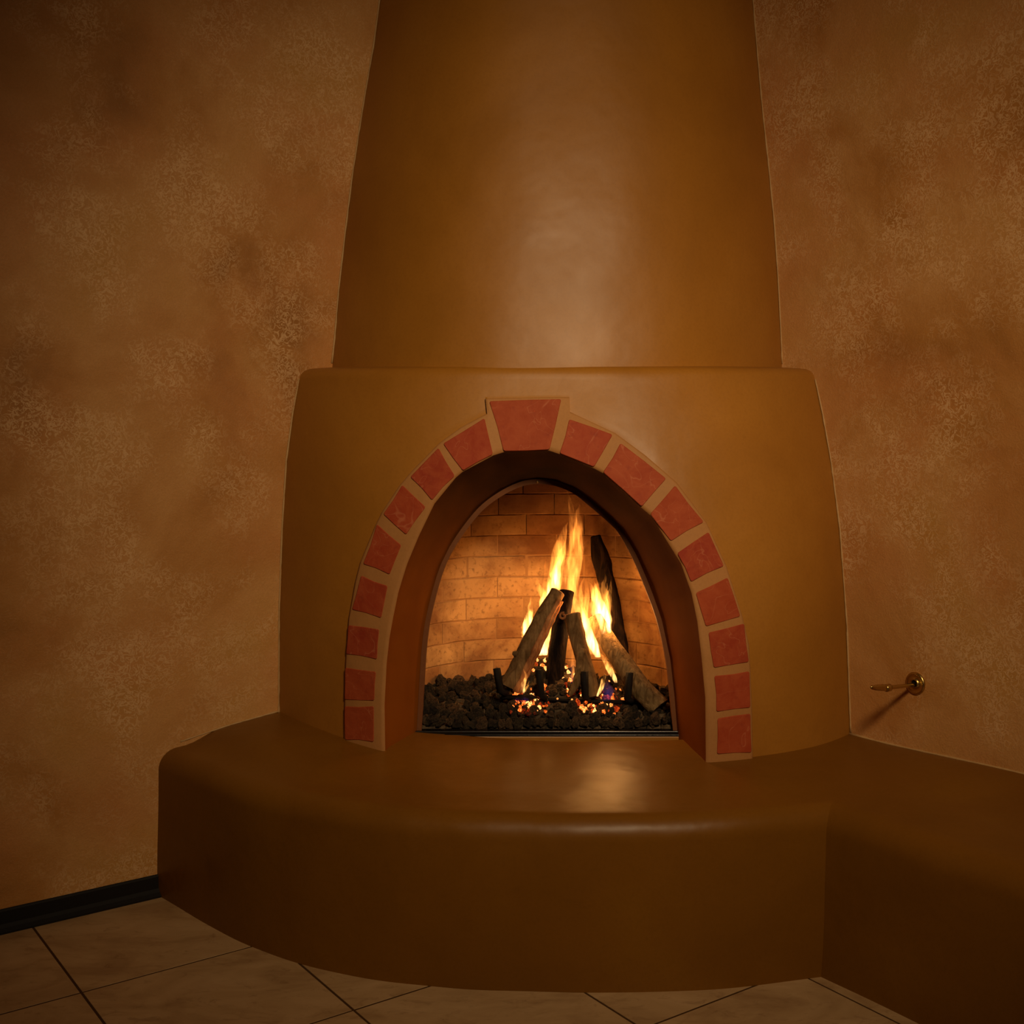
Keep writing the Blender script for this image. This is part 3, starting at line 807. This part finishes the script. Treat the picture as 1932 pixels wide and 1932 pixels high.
# split face strips on log A's lower right side
for off, w in ((0.024, 0.013), (0.040, 0.012)):
    pts_ = []
    for i in range(0, 32):
        d = (sA[i + 1] - sA[i]).normalized(); sd = d.cross(Vector((0, -1, 0))).normalized()
        sd = -sd if sd.x < 0 else sd
        k = rA[i] / 0.031
        pts_.append(sA[i] + sd * off * 0.75 * k + Vector((0, -0.0265 * k if off < 0.03 else -0.014 * k, 0)) + sd * 0.003 * noise.noise(Vector((i * 0.35, off * 90, 0))))
    tube('split_face', pts_, [w * (0.7 + 0.35 * noise.noise(Vector((i * 0.4, w * 500, 1)))) for i in range(32)], M['split'], tA, 8)
kn = sA[11] + Vector((-0.026, -0.012, 0.008))
tube('knot', [kn, kn + Vector((-0.008, -0.004, 0.006)), kn + Vector((-0.011, -0.006, 0.010))], [0.012, 0.009, 0.003], M['bark'], tA, 9)
make_log('black charred log standing upright in the middle of the fire',
    [(1045, 1303, 3.97), (1050, 1240, 3.99), (1060, 1170, 4.02), (1069, 1116, 4.05)], [(0, 0.028), (0.4, 0.027), (1, 0.025)], 'char', 2, 'char')
tC, bC, sC, rC = make_log('short forked log in front with a pale cut top and curled bark',
    [(1119, 1314, 3.89), (1108, 1268, 3.91), (1092, 1215, 3.94), (1079, 1160, 3.97)], [(0, 0.023), (0.35, 0.024), (0.7, 0.025), (1, 0.029)], 'bark', 3)
tube('fork', catmull([at_y(1098, 1225, 3.925), at_y(1095, 1262, 3.90), at_y(1087, 1290, 3.88), at_y(1074, 1312, 3.87)], 14), [0.018, 0.018, 0.017, 0.017, 0.016, 0.016, 0.015, 0.015, 0.014, 0.013, 0.012, 0.011, 0.010, 0.008], M['bark'], tC, 12)
cc = at_y(1062, 1162, 3.945)
tube('bark_curl', [cc + Vector((0.011 * math.cos(a) * (1 - k * 0.028), -0.004, 0.011 * math.sin(a) * (1 - k * 0.028))) for k in range(22) for a in [1.2 + k * 0.33]], 0.0042, M['split'], tC, 7)
make_log('long rough barked log leaning in from the right of the fire',
    [(1243, 1336, 3.86), (1205, 1292, 3.90), (1166, 1238, 3.97), (1142, 1200, 4.02), (1122, 1166, 4.06)], [(0, 0.036), (0.4, 0.034), (0.75, 0.030), (1, 0.024)], 'bark_rough', 4)
make_log('blackened log at the back reaching up behind the flames',
    [(1172, 1256, 4.13), (1160, 1180, 4.15), (1142, 1090, 4.17), (1124, 1012, 4.19)], [(0, 0.030), (0.5, 0.029), (0.85, 0.027), (1, 0.018)], 'char', 5, 'char', 0.3)

# ================================================================ FIRE
fire = thing('fire', 'yellow and orange flames rising around the leaning logs', 'fire', at_y(1070, 1300, 4.0))
def flame(pts, widths, mat, seed, depth=0.7, n=26, seg=14):
    P = catmull([at_y(*p) for p in pts], n); W_ = []
    vs = []
    for i, p in enumerate(P):
        u = i / (n - 1); w = 1.15 * interp(u, widths) / FPX * 4.0 / 2
        w *= 1 + 0.22 * noise.noise(Vector((u * 5, seed * 3.1, 0)))
        dx = 0.006 * noise.noise(Vector((u * 6, seed * 1.7, 4))) * (0.3 + u)
        for j in range(seg):
            a = 2 * math.pi * j / seg
            k = 1 + 0.18 * noise.noise(Vector((math.cos(a) + seed, math.sin(a), u * 4)))
            vs.append(p + Vector((dx + math.cos(a) * w * k, math.sin(a) * w * depth * k, 0)))
    o = mesh_obj('flame', vs, grid_faces(n, seg, True) + [tuple(range(seg)), tuple((n - 1) * seg + j for j in range(seg))], M[mat], fire)
    return o
TAP = [(0, 0.5), (0.15, 1.0), (0.5, 0.85), (0.8, 0.4), (1, 0.02)]
def tap(w): return [(u, w * k) for u, k in TAP]
FL = [
 ([(1072, 1170, 4.08), (1078, 1110, 4.08), (1086, 1050, 4.07), (1082, 985, 4.06), (1068, 925, 4.05)], [(0, 16), (.2, 26), (.5, 27), (.75, 16), (1, 1)], 'flame_thin'),
 ([(1080, 1120, 4.06), (1088, 1070, 4.05), (1092, 1020, 4.05), (1090, 975, 4.05), (1092, 950, 4.05)], [(0, 10), (.3, 20), (.6, 22), (.85, 10), (1, 1)], 'flame_thin'),
 ([(1048, 1150, 4.10), (1046, 1100, 4.10), (1053, 1050, 4.09), (1062, 1010, 4.08), (1072, 985, 4.07)], [(0, 18), (.25, 26), (.55, 24), (.8, 13), (1, 1)], 'flame'),
 ([(1036, 1160, 4.10), (1040, 1110, 4.10), (1050, 1070, 4.10), (1056, 1035, 4.10)], tap(18), 'flame_hot'),
 ([(1034, 1150, 4.09), (1026, 1125, 4.08), (1017, 1103, 4.08), (1013, 1088, 4.08)], tap(17), 'flame'),
 ([(1030, 1160, 4.10), (1030, 1115, 4.10), (1031, 1080, 4.10), (1028, 1052, 4.10)], tap(15), 'flame_thin'),
 ([(994, 1205, 4.06), (995, 1178, 4.05), (1001, 1150, 4.05), (1004, 1122, 4.05)], tap(17), 'flame_hot'),
 ([(988, 1205, 4.06), (987, 1190, 4.05), (985, 1170, 4.05)], tap(9), 'flame'),
 ([(1022, 1236, 4.06), (1026, 1215, 4.05), (1034, 1190, 4.05), (1042, 1160, 4.05)], [(0, 18), (.3, 19), (.7, 13), (1, 4)], 'flame_hot'),
 ([(1128, 1240, 4.03), (1117, 1212, 4.03), (1104, 1180, 4.04), (1092, 1150, 4.05), (1083, 1125, 4.06)], [(0, 10), (.2, 19), (.6, 20), (.85, 13), (1, 2)], 'flame_hot'),
 ([(1118, 1235, 4.04), (1112, 1190, 4.05), (1106, 1145, 4.06), (1105, 1105, 4.06), (1107, 1070, 4.06)], [(0, 10), (.3, 16), (.6, 14), (.85, 7), (1, 1)], 'flame'),
 ([(1090, 1150, 4.10), (1080, 1110, 4.10), (1075, 1080, 4.10), (1084, 1045, 4.09), (1100, 1028, 4.08), (1108, 1018, 4.08)], [(0, 16), (.3, 18), (.6, 13), (1, 1)], 'flame_thin'),
 ([(1146, 1185, 4.07), (1138, 1155, 4.07), (1128, 1125, 4.07), (1119, 1094, 4.07)], tap(20), 'flame_hot'),
 ([(1144, 1185, 4.08), (1142, 1150, 4.08), (1140, 1115, 4.08), (1140, 1080, 4.08)], tap(20), 'flame'),
 ([(1146, 1180, 4.08), (1147, 1150, 4.08), (1150, 1120, 4.08), (1154, 1090, 4.08)], tap(14), 'flame'),
 ([(1128, 1170, 4.10), (1124, 1140, 4.10), (1126, 1110, 4.10), (1130, 1092, 4.10)], tap(22), 'flame'),
 ([(1110, 1190, 3.99), (1104, 1165, 3.99), (1097, 1140, 4.0), (1096, 1110, 4.01), (1102, 1080, 4.02)], [(0, 8), (.3, 12), (.6, 9), (1, 1)], 'flame'),
 ([(1140, 1205, 3.99), (1133, 1170, 4.0), (1126, 1140, 4.01), (1118, 1110, 4.02), (1112, 1098, 4.02)], [(0, 6), (.3, 14), (.6, 12), (1, 1)], 'flame_hot'),
 ([(1150, 1200, 4.0), (1147, 1165, 4.0), (1142, 1130, 4.01), (1147, 1100, 4.02)], [(0, 6), (.3, 13), (.6, 10), (1, 1)], 'flame_hot'),
 ([(1062, 1112, 4.06), (1068, 1070, 4.06), (1078, 1030, 4.06), (1081, 990, 4.05), (1076, 950, 4.05)], [(0, 8), (.3, 13), (.6, 10), (1, 1)], 'flame_thin'),
 ([(1052, 1110, 4.07), (1052, 1080, 4.07), (1060, 1045, 4.07), (1068, 1020, 4.07)], [(0, 8), (.3, 12), (.6, 8), (1, 1)], 'flame_hot'),
 ([(1024, 1165, 4.03), (1022, 1140, 4.04), (1030, 1118, 4.05), (1034, 1098, 4.06)], [(0, 8), (.4, 11), (1, 1)], 'flame_hot'),
 ([(1162, 1288, 3.97), (1152, 1265, 3.97), (1140, 1245, 3.98), (1126, 1226, 4.0)], [(0, 5), (.3, 12), (.7, 10), (1, 3)], 'flame_hot'),
 ([(1127, 1314, 3.86), (1134, 1298, 3.86), (1139, 1280, 3.87), (1142, 1256, 3.88)], [(0, 4), (.3, 8), (.65, 7), (1, 1)], 'flame_hot'),
 ([(1144, 1322, 3.86), (1147, 1306, 3.87), (1146, 1290, 3.88), (1150, 1272, 3.89)], [(0, 14), (.4, 20), (1, 3)], 'flame_blue'),
 ([(986, 1326, 3.86), (985, 1318, 3.86), (984, 1310, 3.87)], [(0, 20), (.5, 22), (1, 4)], 'flame_blue'),
 ([(1080, 1292, 3.96), (1083, 1272, 3.96), (1080, 1250, 3.97), (1080, 1235, 3.98)], [(0, 10), (.4, 16), (1, 2)], 'flame_blue'),
 ([(987, 1308, 3.88), (986, 1292, 3.88), (992, 1278, 3.89), (990, 1262, 3.90)], [(0, 5), (.3, 10), (.6, 6), (1, 1)], 'flame_hot'),
 ([(990, 1306, 3.885), (995, 1294, 3.885), (998, 1284, 3.885)], [(0, 3), (.4, 5), (1, 1)], 'flame'),
 ([(1086, 1300, 3.98), (1084, 1275, 3.98), (1082, 1250, 3.99), (1079, 1222, 4.0)], [(0, 8), (.3, 12), (.7, 8), (1, 1)], 'flame_thin'),
]
for i, (p, w, m_) in enumerate(FL): flame(p, w, m_, i + 1)
for (px, py, Y, k) in [(1095, 1165, 4.02, 0.42), (1162, 1168, 4.00, 0.34), (1000, 1190, 4.00, 0.30)]:
    ld = bpy.data.lights.new('fire_light', 'POINT'); ld.energy = FIRE_W * k; ld.color = (1.0, 0.46, 0.13); ld.shadow_soft_size = 0.03
    lo = bpy.data.objects.new('fire_light', ld); COL.objects.link(lo); lo.location = at_y(px, py, Y)
    lo.parent = fire; lo.matrix_parent_inverse = Matrix.Translation(-fire.location)

# ================================================================ CEILING SPOTLIGHT (above and behind the camera)
sl = thing('ceiling_spotlight', 'black dome ceiling spotlight aimed at the chimney', 'lamp', Vector((SPOT_POS.x, SPOT_POS.y, CEIL)))
aim = (SPOT_AIM - SPOT_POS).normalized()
tube('ceiling_plate', [(SPOT_POS.x, SPOT_POS.y, CEIL), (SPOT_POS.x, SPOT_POS.y, CEIL - 0.02), (SPOT_POS.x, SPOT_POS.y, CEIL - 0.025)], [0.06, 0.06, 0.05], M['lamp_black'], sl, 20)
back_ = SPOT_POS - aim * 0.20
tube('stem', [(SPOT_POS.x, SPOT_POS.y, CEIL - 0.02), back_ + aim * 0.08], 0.008, M['lamp_black'], sl, 8)
tube('housing', [back_, back_ + aim * 0.02, back_ + aim * 0.17], [0.12, 0.26, 0.32], M['lamp_black'], sl, 32)
ld = bpy.data.lights.new('spot_bulb', 'SPOT'); ld.energy = SPOT_W; ld.color = SPOT_COL
ld.spot_size = math.radians(SPOT_ANGLE); ld.spot_blend = SPOT_BLEND; ld.shadow_soft_size = SPOT_R
lo = bpy.data.objects.new('spot_bulb', ld); COL.objects.link(lo); lo.location = SPOT_POS
lo.rotation_euler = aim.to_track_quat('-Z', 'Y').to_euler()
lo.parent = sl; lo.matrix_parent_inverse = Matrix.Translation(-sl.location)
